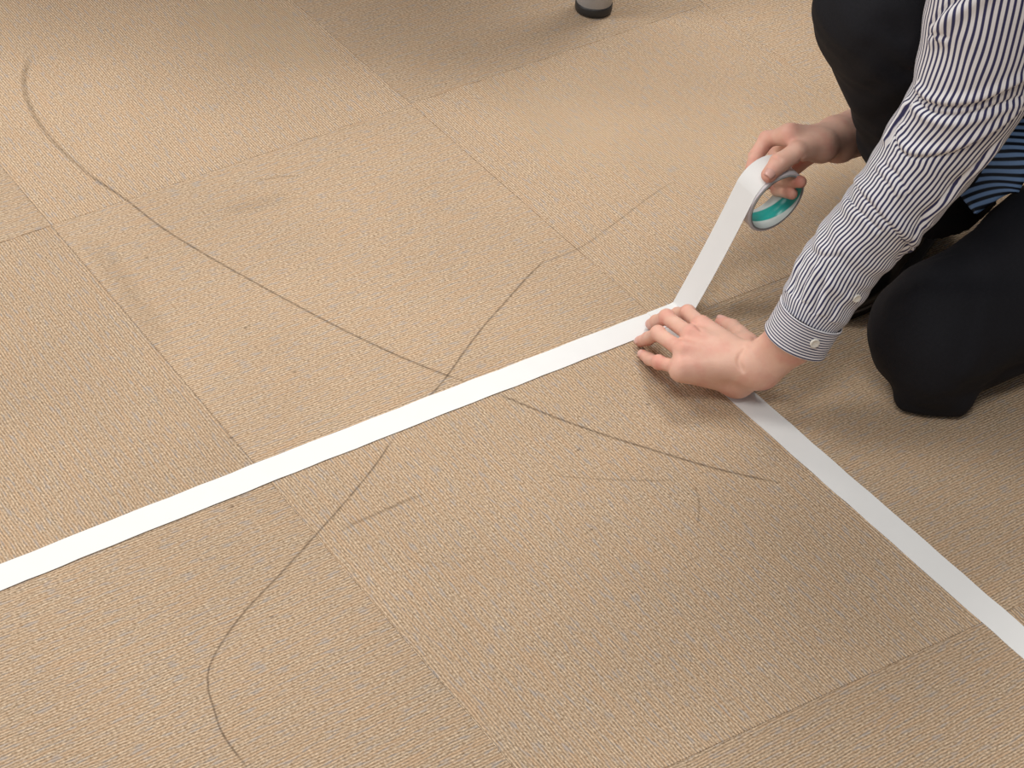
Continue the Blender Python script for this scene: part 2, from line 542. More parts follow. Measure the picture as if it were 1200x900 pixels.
for k in range(n_):
    for q, (w0, w1) in enumerate(((0, 0), (0, 1), (1, 1), (1, 0))):
        k1 = k + 1
        luv += [(k / n_, w0), (k / n_, w1), (k1 / n_, w1), (k1 / n_, w0)]
core = mesh_obj('core', V, F, cm, uv=luv)
shift_to(core, roll, RC)
me = core.data
me.materials.append(plain('core_cut_edge', (0.30, 0.31, 0.33), 0.7))
for p_ in me.polygons:
    if p_.index % 4 in (0, 2):
        p_.material_index = 1
# the free end: off the top of the roll, straight down to the floor and a little along it
ta = math.radians(152)                                     # where it leaves the roll
prof = []
for a in np.linspace(math.radians(60), ta, 40):
    prof.append((ROUT + 0.0006, a))
pts2 = [(RC[0] + r * math.cos(a), RC[2] + r * math.sin(a)) for r, a in prof]
x0, z0 = pts2[-1]
xe, ze = 0.0330, 0.0022
for f in np.linspace(0, 1, 16)[1:]:
    sag = 0.0018 * math.sin(math.pi * f)
    pts2.append((x0 + (xe - x0) * f + sag, z0 + (ze - z0) * f - sag * 0.5))
pts2 += [(0.0285, 0.0015), (0.022, 0.00135), (0.012, 0.0013), (-0.004, 0.0013)]
yl0, yl1 = RC[1] + 0.0, RC[1] + RW
V = []
for k, (x, z) in enumerate(pts2):
    f = min(1.0, max(0.0, (k - 39) / 15))
    tilt = RN[2] * RW * (1 - f)
    V.append((x, yl0 * (1 - f) + TY0 * f, z)); V.append((x, yl1 * (1 - f) + TY1 * f, z + tilt))
F = [(2 * k, 2 * k + 2, 2 * k + 3, 2 * k + 1) for k in range(len(pts2) - 1)]
lead = shift_to(mesh_obj('loose_end', V, F, MAT_TAPE, smooth=False), roll, RC)
sol = lead.modifiers.new('thickness', 'SOLIDIFY'); sol.thickness = 0.0005; sol.offset = 0


# ------------------------------------------------------------------ desk behind
def lathe(name, prof, mat, parent=None, n=32):
    V, F = [], []
    m = len(prof)
    for k in range(n):
        a = 2 * math.pi * k / n
        for r, z in prof:
            V.append((r * math.cos(a), r * math.sin(a), z))
    for k in range(n):
        for q in range(m - 1):
            F.append((k * m + q, ((k + 1) % n) * m + q, ((k + 1) % n) * m + q + 1, k * m + q + 1))
    F.append(tuple(k * m for k in range(n))[::-1]); F.append(tuple(k * m + m - 1 for k in range(n)))
    return mesh_obj(name, V, F, mat, parent)


DX, DY = 0.3490, 0.6030
desk = empty('desk', (DX, DY, 0))
desk.rotation_euler.z = math.radians(-38)
tag(desk, 'desk whose round grey steel leg with black foot shows at the top edge', 'desk')
dw, dd = 1.02, 0.60
for k, (lx, ly) in enumerate(((0, 0), (-dw, 0), (0, dd), (-dw, dd))):
    lg = lathe('leg', [(0.0235, 0.0135), (0.0245, 0.0145), (0.0245, 0.68)], MAT_LEG, desk)
    lg.location = (lx, ly, 0)
    lathe('foot_glide', [(0.0225, 0.0005), (0.0250, 0.002), (0.0256, 0.005), (0.0256, 0.0125), (0.0248, 0.0140), (0.018, 0.0140)], MAT_GLIDE, lg)
tv = [(-dw - 0.05, -0.05, 0.68), (0.05, -0.05, 0.68), (0.05, dd + 0.05, 0.68), (-dw - 0.05, dd + 0.05, 0.68)]
top = mesh_obj('tabletop', tv + [(x, y, 0.705) for x, y, z in tv],
               [(3, 2, 1, 0), (4, 5, 6, 7), (0, 1, 5, 4), (1, 2, 6, 5), (2, 3, 7, 6), (3, 0, 4, 7)], MAT_TOP, desk, smooth=False)
bv = top.modifiers.new('bevel', 'BEVEL'); bv.width = 0.004; bv.segments = 2


# ------------------------------------------------------------------ smooth-union solids
def cone(a, b, ra, rb, k=0.006):
    return ('c', np.asarray(a, float), np.asarray(b, float), ra, rb, k)


def ball(a, r, k=0.006):
    return ('c', np.asarray(a, float), np.asarray(a, float) + 1e-5, r, r, k)


def ell(c, radii, rot=None, k=0.006):
    return ('e', np.asarray(c, float), np.asarray(radii, float), np.eye(3) if rot is None else np.asarray(rot, float), None, k)


def cut(p, k=0.003):
    return ('s', p, k)


def prim_box(p):
    if p[0] == 'c':
        r = max(p[3], p[4])
        return np.minimum(p[1], p[2]) - r, np.maximum(p[1], p[2]) + r
    if p[0] == 'e':
        r = p[2].max()
        return p[1] - r, p[1] + r
    return prim_box(p[1])


def prim_d(p, X):
    if p[0] == 'c':
        ab = p[2] - p[1]
        t = np.clip(((X - p[1]) @ ab) / max(ab @ ab, 1e-12), 0, 1)
        return np.linalg.norm(X - p[1] - t[:, None] * ab, axis=1) - (p[3] + (p[4] - p[3]) * t)
    q = (X - p[1]) @ p[3].T
    k0 = np.linalg.norm(q / p[2], axis=1)
    k1 = np.linalg.norm(q / p[2] ** 2, axis=1)
    return k0 * (k0 - 1) / np.maximum(k1, 1e-9)


def smin(a, b, k):
    h = np.maximum(k - np.abs(a - b), 0) / k
    return np.minimum(a, b) - h * h * k * 0.25


def solid(prims, vox, adapt=0.0, extra=None):
    """polygonise a smooth union, block by block; returns verts, faces"""
    BS = 24
    boxes = [prim_box(p) for p in prims]
    pads = [(p[5] if p[0] != 's' else p[2]) + 4 * vox for p in prims]
    lo = np.min([bx[0] - pd for bx, pd in zip(boxes, pads)], axis=0)
    hi = np.max([bx[1] + pd for bx, pd in zip(boxes, pads)], axis=0)
    i0, i1 = np.floor(lo / vox / BS).astype(int), np.ceil(hi / vox / BS).astype(int)
    grid = vdb.FloatGrid(4 * vox)
    grid.transform = vdb.createLinearTransform(voxelSize=vox)
    g = np.stack(np.meshgrid(*[np.arange(BS)] * 3, indexing='ij'), -1).reshape(-1, 3)
    for bi in range(i0[0], i1[0]):
        for bj in range(i0[1], i1[1]):
            for bk in range(i0[2], i1[2]):
                o = np.array([bi, bj, bk]) * BS
                l, h = o * vox, (o + BS) * vox
                use = [p for p, bx, pd in zip(prims, boxes, pads) if np.all(bx[0] - pd <= h) and np.all(bx[1] + pd >= l)]
                if not use:
                    continue
                mid_ = (l + h)[None] / 2
                half = np.linalg.norm(h - l) / 2
                dm = min(float(prim_d(p, mid_)[0]) for p in use if p[0] != 's') if any(p[0] != 's' for p in use) else 9
                if dm > half + 0.03:
                    continue
                X = (g + o) * vox
                d = np.full(len(X), 1.0)
                for p in use:
                    if p[0] == 's':
                        d = -smin(-d, prim_d(p[1], X), p[2])
                    else:
                        d = smin(d, prim_d(p, X), p[5])
                if extra is not None:
                    d = extra(X, d)
                d = np.clip(d, -4 * vox, 4 * vox).astype(np.float32).reshape(BS, BS, BS)
                grid.copyFromArray(d, ijk=tuple(int(v) for v in o))
    P, T, Q = grid.convertToPolygons(isovalue=0.0, adaptivity=adapt)
    P = np.asarray(P, float)
    F = [tuple(f) for f in np.asarray(T).tolist()] + [tuple(f) for f in np.asarray(Q).tolist()]
    vol = 0.0
    for f in F[::7]:
        vol += np.dot(P[f[0]], np.cross(P[f[1]], P[f[2]]))
    c0 = P.mean(0)
    vol = sum(float(np.dot(P[f[0]] - c0, np.cross(P[f[1]] - c0, P[f[2]] - c0))) for f in F[::5])
    if vol < 0:
        F = [f[::-1] for f in F]
    return P, F


# ------------------------------------------------------------------ the person
PB = np.array([0.36, -0.10, 0.0])
person = empty('person', PB)
tag(person, 'kneeling person in a navy striped shirt and black trousers sticking tape down with both hands', 'person')


def own(o, parent=None):
    if parent is None:
        return shift_to(o, person, PB)
    o.parent = parent
    return o


# ---- body: hands, forearms, arms, trunk, neck and head as one surface
def finger(pts, radii, k=0.004):
    return [cone(pts[i], pts[i + 1], radii[i], radii[i + 1], k) for i in range(len(pts) - 1)]


flush = []          # (point, reach, amount)
body = []
# left hand (pressing the tape)
LH = {k: on_z(*v) for k, v in dict(
    im=(822, 381, .061), ip=(806, 367, .047), id=(794, 368, .024), it=(787, 370, .0100),
    mm=(809, 392, .064), mp=(781, 372, .050), md=(769, 377, .024), mt=(764, 380, .0095),
    rm=(800, 411, .060), rp=(771, 391, .047), rd=(759, 397, .021), rt=(751, 400, .0090),
    pm=(798, 431, .049), pp=(772, 425, .033), pd=(761, 421, .017), pt=(754, 416, .0085)).items()}
LW = on_z(889, 430, .050)
LF1, LF2 = on_z(927, 399, .096), on_z(997, 297, .192)
heelU = on_z(864, 446, .022)          # little-finger side of the heel
heelT = on_z(872, 412, .026)          # thumb side
for f, r0 in (('i', .0098), ('m', .0102), ('r', .0096), ('p', .0086)):
    m_ = LH[f + 'm']
    wr = LW + (m_ - LW) * 0.10
    body.append(cone(wr, m_, .0150, r0 + .0005, .014))
body.append(cone(heelU, LH['pm'] - np.array([0, 0, .006]), .0155, .0095, .014))
body.append(cone(heelU + [0, 0, .008], LW, .017, .020, .014))
body.append(cone(heelT, LH['im'] - np.array([0, 0, .010]), .0150, .0090, .014))
body.append(cone(heelU, heelT, .0145, .0145, .014))
for f, rr in (('i', (.0086, .0080, .0072, .0066)), ('m', (.0084, .0079, .0073, .0068)),
              ('r', (.0082, .0077, .0070, .0064)), ('p', (.0078, .0071, .0064, .0058))):
    P4 = [LH[f + q] for q in 'mpdt']
    body += finger(P4, rr, .0035)
    body.append(ball(P4[1] + np.array([0, 0, .0012]), rr[1] + .0004, .003))
    flush += [(P4[1], .012, .55), (P4[3], .012, .9), (P4[2], .010, .5), (P4[0] + [0, 0, .008], .014, .45)]
# thumb lying behind the hand
TB, TM, TI, TT = on_z(876, 405, .032), on_z(866, 392, .024), on_z(858, 384, .016), on_z(846, 378, .0105)
body += [cone(TB, TM, .0135, .0105, .008)] + finger([TM, TI, TT], (.0100, .0092, .0080), .003)
flush += [(TT, .013, .7), (TI, .010, .3), (heelU, .02, .25)]
# forearm: two bones make it wider than deep
fdir = nrm(LF2 - LW)
fside = nrm(np.cross(fdir, nrm(CAM_C - LW)))
for s in (-1, 1):
    body.append(cone(LW + fside * s * .0072, LF1 + fside * s * .0072, .0178, .0168, .010))
    body.append(cone(LF1 + fside * s * .0072, LF2 + fside * s * .008, .0168, .024, .012))
LE, LM, LS = on_z(1130, 118, .377), on_z(1170, -70, .545), np.array([0.238, -0.100, 0.616])
body += [cone(LF2, LE, .028, .030, .012), cone(LE, LM, .030, .031, .012), cone(LM, LS, .031, .032, .012)]
# tendons on the back of the hand
for f in 'imrp':
    up = np.array([-0.1, -0.15, 1.0]) * .0072
    body.append(cone(LW * .55 + LH[f + 'm'] * .45 + up, LH[f + 'm'] + up * .75, .0026, .0042, .006))

# right hand (holding the roll)
RH = {k: on_y(*v) for k, v in dict(
    im=(926, 158, .024), ip=(899, 163, .050), id=(886, 183, .046), it=(881, 197, .0300),
    mm=(930, 166, .036), mp=(909, 177, .062), md=(912, 211, .022), mt=(938, 213, -.0135),
    rm=(938, 175, .044), rp=(914, 192, .064), rd=(911, 222, .024), rt=(928, 227, -.0060),
    pm=(948, 184, .048), pp=(922, 206, .062), pd=(902, 214, .044), pt=(890, 220, .0360)).items()}
RWr = on_y(982, 163, .020)
for f, r0 in (('i', .0100), ('m', .0100), ('r', .0094), ('p', .0084)):
    m_ = RH[f + 'm']
    body.append(cone(RWr + (m_ - RWr) * .1, m_, .0165, r0, .014))
for f, rr in (('i', (.0098, .0092, .0082, .0072)), ('m', (.0096, .0088, .0078, .0070)),
              ('r', (.0092, .0084, .0074, .0066)), ('p', (.0082, .0074, .0066, .0060))):
    P4 = [RH[f + q] for q in 'mpdt']
    body += finger(P4, rr, .003)
    flush += [(P4[1], .013, .6), (P4[3], .013, .8), (P4[2], .012, .6), (P4[0], .014, .3)]


def roll_touch(px, py, out):
    """on the sight line, the point that stands `out` off the outside of the roll"""
    best = None
    for y in np.linspace(-0.03, 0.03, 121):
        P = on_y(px, py, y)
        q = P - RC
        r = np.linalg.norm(q - RN * (q @ RN))
        if best is None or abs(r - ROUT - out) < best[0]:
            best = (abs(r - ROUT - out), P)
    return best[1]


RT = [on_y(962, 171, .004), on_y(934, 178, -.001), roll_touch(913, 191, .0098), roll_touch(901, 205, .0080)]
body += [cone(RWr, RT[0], .0185, .0165, .012), cone(RT[0], RT[1], .0155, .0112, .010)] + \
        finger([RT[1], RT[2], RT[3]], (.0108, .0104, .0086), .004)
body.append(cone(RT[0], RH['im'], .0120, .0095, .014))
flush += [(RT[3], .014, .7), (RT[2], .010, .35), (RT[1], .012, .15)]
RF = on_y(1052, 138, .075); RE_ = np.array([0.480, 0.190, 0.400]); RS = np.array([0.240, 0.150, 0.620])
rs_ = nrm(np.cross(nrm(RF - RWr), nrm(CAM_C - RWr)))
for s in (-1, 1):
    body.append(cone(RWr + rs_ * s * .0065, RF + rs_ * s * .010, .0190, .0230, .010))
body += [cone(RF, RE_, .032, .035, .012), cone(RE_, RS, .036, .045, .012)]
# trunk, neck
HIP, CHEST, NECK = np.array([0.610, -0.105, 0.330]), np.array([0.260, -0.040, 0.585]), np.array([0.150, -0.015, 0.655])
body += [cone(HIP + [0, 0, .03], CHEST, .065, .070, .02), cone(CHEST + [0, -.08, .03], CHEST + [0, .08, .03], .055, .055, .02),
         cone(LS, CHEST + [0, -.05, .05], .034, .040, .02), cone(RS, CHEST + [0, .07, .05], .034, .040, .02)]
HC = np.array([0.065, -0.020, 0.775])            # middle of the head
body += [cone(CHEST + [-.03, 0, .06], HC + [0.03, 0, -.05], .058, .052, .03)]
# head: own frame, face looking down at the hands
hf = nrm((-0.86, -0.12, -0.50)); hs = nrm(np.cross((0, 0, 1), hf)); hu = np.cross(hf, hs)
HR = np.array([hf, hs, hu])


def hp(f, s, u):
    return HC + hf * f + hs * s + hu * u


body += [ell(hp(-.012, 0, .030), (.095, .076, .085), HR, .02), ell(hp(.020, 0, -.030), (.066, .060, .085), HR, .03),
         cone(hp(.078, 0, .012), hp(.100, 0, -.022), .008, .012, .012), ball(hp(.094, .010, -.026), .007, .006), ball(hp(.094, -.010, -.026), .007, .006),
         cone(hp(.076, -.020, -.058), hp(.076, .020, -.058), .008, .008, .008), cone(hp(.074, -.016, -.068), hp(.074, .016, -.068), .008, .008, .006),
         ball(hp(.066, 0, -.098), .016, .02),
         cone(hp(.078, -.045, .030), hp(.084, -.015, .030), .008, .009, .012), cone(hp(.078, .045, .030), hp(.084, .015, .030), .008, .009, .012)]
for s in (-1, 1):
    body += [cut(ball(hp(.092, s * .032, .012), .014), .010),
             ell(hp(-.008, s * .076, -.004), (.018, .007, .031), HR, .006), cut(ell(hp(-.004, s * .084, 0), (.010, .005, .018), HR), .004)]
body.append(cut(cone(hp(.088, -.020, -.063), hp(.088, .020, -.063), .0025, .0025), .003))


def field(prims, X):
    d = np.full(len(X), 1.0)
    for p in prims:
        d = -smin(-d, prim_d(p[1], X), p[2]) if p[0] == 's' else smin(d, prim_d(p, X), p[5])
    return d


def trace(prims, px, py, start):
    """where the sight line of a pixel first meets the skin"""
    d = nrm(ray(px, py)); t = start
    for _ in range(60):
        t += float(field(prims, (CAM_C + d * t)[None])[0]) * 0.8
    return CAM_C + d * t


def groove(px_list, r, k, sink=0.0):
    pts = [trace(body0, x, y, 1.7) for x, y in px_list]
    pts = catmull(pts, 3 * len(pts))
    return [cut(cone(pts[i] + nrm(ray(600, 450)) * sink * -1, pts[i + 1] + nrm(ray(600, 450)) * sink * -1, r, r), k) for i in range(len(pts) - 1)]


body0 = list(body)
body += groove([(889, 393), (882, 399), (875, 406), (869, 413), (866, 421), (867, 428), (871, 435)], .0006, .0035)      # wrist bent back
body += groove([(812, 378), (817, 382), (822, 388)], .0007, .003)
body += groove([(905, 183), (910, 186), (916, 188)], .0006, .002) + groove([(943, 183), (938, 188), (934, 194)], .0007, .003)
P, F = solid(body, 0.0018, 0.0)
fl = np.zeros(len(P))
for q, rr, a in flush:
    fl = np.maximum(fl, a * np.exp(-((np.linalg.norm(P - q, axis=1) / rr) ** 2)))
body_o = own(mesh_obj('body', P, F, MAT_SKIN, attr={'flush': fl}))


def nail(tip, prev, up, w, ln, lift):
    """a thin curved nail on the back of a fingertip"""
    d = nrm(np.asarray(tip) - np.asarray(prev)); up = nrm(np.asarray(up) - d * (np.asarray(up) @ d)); s = np.cross(d, up)
    V, F = [], []
    nu, nv = 9, 7
    for i in range(nu):
        u = i / (nu - 1) * 2 - 1
        for j in range(nv):
            v = j / (nv - 1) * 2 - 1
            sq = math.sqrt(max(0.0, 1 - 0.55 * u * u))
            x = v * w * sq
            z = lift * math.sqrt(max(0.0, 1 - (v * 0.72) ** 2)) - 0.0009 * u * u
            V.append(np.asarray(tip) + d * (u * ln) + s * x + up * z)
    for i in range(nu - 1):
        for j in range(nv - 1):
            a = i * nv + j
            F.append((a, a + 1, a + nv + 1, a + nv))
    o = mesh_obj('fingernail', V, F, MAT_NAIL)
    sd = o.modifiers.new('thickness', 'SOLIDIFY'); sd.thickness = 0.0006; sd.offset = 0
    return own(o, body_o)


body_o_inv = Matrix.Translation(-Vector(PB))
nail(RT[3] + nrm(RT[3] - RT[2]) * .0005, RT[2], CAM_C - RT[3], .0060, .0066, .0088)
for f, r_ in (('i', .0070), ('m', .0072), ('r', .0068), ('p', .0062)):
    d_ = nrm(LH[f + 't'] - LH[f + 'd'])
    nail(LH[f + 't'], LH[f + 'd'], np.array([-0.8, 0.1, 0.6]), .0046, .0052, r_)
nail(TT, TI, np.array([0.1, 0.2, 1.0]), .0052, .0060, .0081)
# eyes and hair
for s in (-1, 1):
    ev, ef = solid([ball(hp(.0715, s * .032, .010), .0125)], .0015)
    eo = own(mesh_obj('eye', ev, ef, MAT_EYE), body_o)
    iv, if_ = solid([ball(hp(.0795, s * .032, .007), .0055)], .0008)
    own(mesh_obj('iris', iv, if_, MAT_IRIS), eo)


def hair_trim(X, d):
    q = (X - HC) @ HR.T
    front = q[:, 0] - (0.048 + 0.35 * (q[:, 2] - 0.06))
    sides = -(q[:, 2] - (-0.01 + 0.5 * np.minimum(q[:, 0] + 0.03, 0.05)))
    wav = 0.003 * np.sin(q[:, 1] * 260 + 40 * q[:, 2]) * np.sin(q[:, 0] * 90)
    return np.maximum(np.maximum(d + wav, front), sides)


hv, hfc = solid([ell(hp(-.014, 0, .036), (.106, .086, .094), HR, .01), ell(hp(-.055, 0, -.01), (.055, .066, .075), HR, .02)], .003, extra=hair_trim)
own(mesh_obj('hair', hv, hfc, MAT_HAIR), body_o)

# ---- trousers
KL, HL = np.array([0.180, -0.229, 0.073]), np.array([0.590, -0.195, 0.170])
AL = np.array([0.590, -0.252, 0.066])
KR, HRp, AR = np.array([0.150, -0.098, 0.403]), np.array([0.570, 0.000, 0.300]), np.array([0.352, -0.062, 0.075])
tr = [cone(HL, KL, .073, .069, .02), cone(KL, AL, .069, .062, .02),
      cone(KL + [-.004, -.012, -.035], KL + [.05, -.012, -.035], .040, .036, .02),
      cone(on_z(1064, 470, .012), on_z(1120, 474, .012), .011, .011, .028),
      cone(HRp, KR, .092, .068, .02), cone(KR, KR * .45 + AR * .55, .071, .066, .02), cone(KR * .45 + AR * .55, AR, .066, .062, .02),
      ell((0.660, -0.100, 0.270), (.115, .155, .130), None, .03)]
shin = nrm(AR - KR)


def cloth_noise(X):
    n = np.zeros(len(X))
    for k, (dx, dy, dz, f, a) in enumerate(((.3, .8, .5, 95, .0011), (-.7, .2, .6, 130, .0009), (.5, -.6, .4, 61, .0016), (.1, .5, -.8, 210, .0004), (.9, .3, .2, 43, .0016))):
        n += a * np.sin(f * (X @ np.array([dx, dy, dz])) + k * 1.3 + 1.5 * np.sin(0.5 * f * (X @ np.array([dz, dx, dy])) + k))
    return n


def crease_field(X, segs):
    out = np.zeros(len(X))
    for a, b_, dep, w in segs:
        a, b_ = np.asarray(a), np.asarray(b_)
        ab = b_ - a
        t = np.clip((X - a) @ ab / (ab @ ab), 0, 1)
        q = np.linalg.norm(X - a - t[:, None] * ab, axis=1)
        out += dep * np.exp(-(q / w) ** 2)
    return out


TFOLD = [(on_y(1060, 468, -.296), on_y(1110, 476, -.300), .007, .010), (on_y(1110, 476, -.300), on_y(1165, 458, -.300), .007, .010),
         (on_y(1085, 452, -.302), on_y(1135, 458, -.302), .004, .008), (on_y(1135, 458, -.302), on_y(1200, 430, -.30), .005, .010),
         (on_y(1000, 60, -.155), on_y(1060, 85, -.155), .006, .012), (on_y(990, 35, -.15), on_y(1030, 62, -.155), .005, .010),
         (on_y(1040, 20, -.155), on_y(1078, 70, -.150), .005, .010)]


def trouser_trim(X, d):
    d = d + cloth_noise(X) + crease_field(X, TFOLD)
    d = np.maximum(d, 0.0035 - X[:, 2])                                     # rests on the carpet
    hem = (X - AR) @ shin + 0.040                                           # flat hem of the raised leg
    near = np.linalg.norm(X - AR, axis=1) < 0.13
    d = np.where(near, np.maximum(d, hem), d)
    return np.maximum(d, X[:, 0] - 0.79)


P, F = solid(tr, 0.0035, 0.0, trouser_trim)
trousers = own(mesh_obj('trousers', P, F, MAT_TROUSER))


# ---- shoes
def shoe(heel, toe, name='shoe', turned=False):
    heel, toe = np.asarray(heel, float), np.asarray(toe, float)
    fwd = nrm(toe - heel); side = nrm(np.cross((0, 0, -1.0 if turned else 1.0), fwd)); up = np.cross(fwd, side)
    def q(f, s, u):
        return heel + fwd * f + side * s + up * u
    Lh = np.linalg.norm(toe - heel)
    B = np.array([fwd, side, up])
    pr_ = [cone(q(.035, 0, .050), q(Lh * .5, 0, .052), .034, .034, .02), cone(q(Lh * .5, 0, .046), q(Lh * .72, 0, .030), .037, .038, .02),
           ell(q(Lh * .80, 0, .026), (.060, .041, .024), B, .02), cone(q(.045, 0, .06), q(.060, 0, .095), .034, .036, .02)]
    def trim(X, d):
        u = (X - heel) @ up
        d = np.maximum(d, 0.012 - u)
        return np.maximum(d, u - 0.098)
    P, F = solid(pr_, .0025, extra=trim)
    o = own(mesh_obj(name, P, F, MAT_SHOE))
    # sole and welt
    outl = []
    for k in range(48):
        a = 2 * math.pi * k / 48
        f = Lh * .5 + Lh * .52 * math.cos(a)
        wd_ = .034 + .010 * math.sin(math.pi * min(1, max(0, (f / Lh - .35) / .65)))
        outl.append((f, wd_ * math.copysign(abs(math.sin(a)) ** .7, math.sin(a))))
    def slab(nm, z0, z1, grow, mat):
        V = [q(f + math.copysign(grow, f - Lh / 2), s + math.copysign(grow, s), z) for z in (z0, z1) for f, s in outl]
        F = [(k, (k + 1) % 48, 48 + (k + 1) % 48, 48 + k) for k in range(48)] + [tuple(range(47, -1, -1)), tuple(range(48, 96))]
        w_ = mesh_obj(nm, V, F, mat, smooth=False)
        return own(w_, o)
    slab('sole', .001, .011, .0, MAT_SHOE)
    slab('welt', .011, .0145, .0022, MAT_WELT)
    for k in range(4):                          # laces across the instep
        f = Lh * (.42 + .06 * k)
        pts = catmull([q(f, -.020, .078 - k * .006), q(f + .004, 0, .089 - k * .006), q(f, .020, .078 - k * .006)], 9)
        lv, lf = solid([cone(pts[i], pts[i + 1], .0022, .0022, .001) for i in range(8)], .001)
        own(mesh_obj('lace', lv, lf, MAT_SHOE), o)
    return o


SH_T = on_z(984, 356, .0); SH_H = on_z(1094, 250, .0)
shoe((SH_H[0], SH_H[1], 0.0), SH_H + nrm(SH_T - SH_H) * .275)
shoe((0.600, -0.250, 0.128), (0.868, -0.250, 0.062), turned=True)          # left foot lies instep down behind the knee


# ---- shirt
def sweep(path, rw, rh, ref, na, flip=False):
    """rings along a path; ring angle 0 faces `ref`; returns points (n,na,3), radial directions, tangents"""
    n = len(path)
    T = np.gradient(path, axis=0); T /= np.linalg.norm(T, axis=1)[:, None]
    out, rad = np.zeros((n, na, 3)), np.zeros((n, na, 3))
    th = np.arange(na) / na * 2 * np.pi
    for i in range(n):
        e1 = nrm(ref - T[i] * (ref @ T[i])); e2 = np.cross(T[i], e1)
        o = np.cos(th)[:, None] * e1 * rh[i] + np.sin(th)[:, None] * e2 * rw[i]
        out[i] = path[i] + o
        nn = np.cos(th)[:, None] * e1 / rh[i] + np.sin(th)[:, None] * e2 / rw[i]
        rad[i] = nn / np.linalg.norm(nn, axis=1)[:, None]
    return out, rad, T


def tube_mesh(name, G, U, Vv, mat, parent, thick=0.0008):
    """grid of rings -> mesh with a seam-safe uv (U given for na+1 columns)"""
    n, na, _ = G.shape
    F, luv = [], []
    for i in range(n - 1):
        for j in range(na):
            j1 = (j + 1) % na
            F.append((i * na + j, i * na + j1, (i + 1) * na + j1, (i + 1) * na + j))
            luv += [(U[i, j], Vv[i]), (U[i, j + 1], Vv[i]), (U[i + 1, j + 1], Vv[i + 1]), (U[i + 1, j], Vv[i + 1])]
    V = G.reshape(-1, 3)
    c0 = V.mean(0)
    a = G[n // 2, 0]; b_ = G[n // 2, 1]; c_ = G[n // 2 + 1, 1]
    if np.dot(np.cross(b_ - a, c_ - a), a - G[n // 2].mean(0)) < 0:
        F = [f[::-1] for f in F]
        luv = [luv[k * 4 + q] for k in range(len(F)) for q in (3, 2, 1, 0)]
    o = mesh_obj(name, V, F, mat, uv=luv)
    if thick:
        sd = o.modifiers.new('thickness', 'SOLIDIFY'); sd.thickness = thick; sd.offset = -1
    return o


def interp(ts, vals, t):
    return np.interp(t, ts, vals)


VIEW = nrm(CAM_C - np.array([0.12, -0.17, 0.2]))
# left sleeve: cuff seam -> elbow -> shoulder
SLP = np.array([on_z(946, 374, .121), on_z(972, 330, .160), on_z(995, 297, .192), on_z(1025, 263, .228), on_z(1053, 230, .264),
                on_z(1093, 175, .320), on_z(1134, 112, .385), on_z(1161, 20, .470), on_z(1172, -70, .545), on_z(1168, -135, .605), (0.232, -0.105, 0.628), (0.245, -0.030, 0.612)])
NL, NA = 340, 260
path = catmull(SLP, NL)
tt = np.linspace(0, 11, NL)
rw = interp([0, .12, .35, 1, 2, 3, 4, 5, 6, 7, 8, 9, 10, 11], [.0325, .0335, .0368, .0395, .0405, .0415, .0445, .0490, .0550, .0610, .064, .066, .064, .055], tt)
rh = rw * interp([0, 1, 3, 9, 11], [.82, .88, .95, 1.0, 1.0], tt)
G, RAD, TG = sweep(path, rw, rh, VIEW, NA)
PX = project(G.reshape(-1, 3)).reshape(NL, NA, 2)
FACING = np.einsum('ijk,ijk->ij', RAD, (CAM_C - G) / np.linalg.norm(CAM_C - G, axis=2)[..., None]) > 0.02


def surf(px, py):
    d = ((PX - [px, py]) ** 2).sum(-1) + np.where(FACING, 0, 1e7)
    i, j = np.unravel_index(np.argmin(d), d.shape)
    return G[i, j]


disp = np.zeros((NL, NA)); ushift = np.zeros((NL, NA))
Gf = G.reshape(-1, 3)


def fold(pix, depth, wd_, bulge, off, wb, ush=0.0, ends=(0.15, 0.15)):
    """a crease along a pixel polyline laid on the sleeve; the cloth swells on its + side (right of the drawing direction)"""
    C = catmull([surf(x, y) for x, y in pix], 60)
    PC = project(C)
    D = np.full(len(Gf), 9.0); K = np.zeros(len(Gf), int)
    for k in range(60):
        d = np.linalg.norm(Gf - C[k], axis=1)
        m_ = d < D
        D[m_] = d[m_]; K[m_] = k
    tan = np.gradient(PC, axis=0)
    rel = PX.reshape(-1, 2) - PC[K]
    sg = np.sign(tan[K, 0] * rel[:, 1] - tan[K, 1] * rel[:, 0])
    s = D * sg
    f = K / 59.0
    env = np.clip(np.minimum(f / max(ends[0], 1e-3), (1 - f) / max(ends[1], 1e-3)), 0, 1)
    env = env * env * (3 - 2 * env)
    disp.reshape(-1)[:] += env * (bulge * np.exp(-((s - off) / wb) ** 2) - depth * np.exp(-(s / wd_) ** 2))
    ushift.reshape(-1)[:] += env * ush * np.exp(-(s / (wb * 0.9)) ** 2) * np.tanh(s / 0.003)


# elbow roll, double band
fold([(1073, 108), (1090, 121), (1120, 126), (1150, 121), (1178, 108), (1215, 84)], .0035, .0022, .0045, -.006, .006, .25, (.02, .02))
fold([(1072, 116), (1088, 130), (1120, 136), (1152, 131), (1182, 118), (1215, 98)], .0032, .0022, .0030, .007, .006, .2, (.02, .02))
# second elbow crease with its loop at the crook
fold([(1060, 135), (1050, 152), (1052, 170), (1062, 181), (1082, 184), (1115, 179), (1145, 166), (1172, 148), (1200, 122)], .0030, .0020, .0040, -.006, .006, .25, (.1, .05))
fold([(1068, 120), (1058, 138), (1046, 158), (1038, 176)], .0030, .0024, .0035, .006, .006, .2)
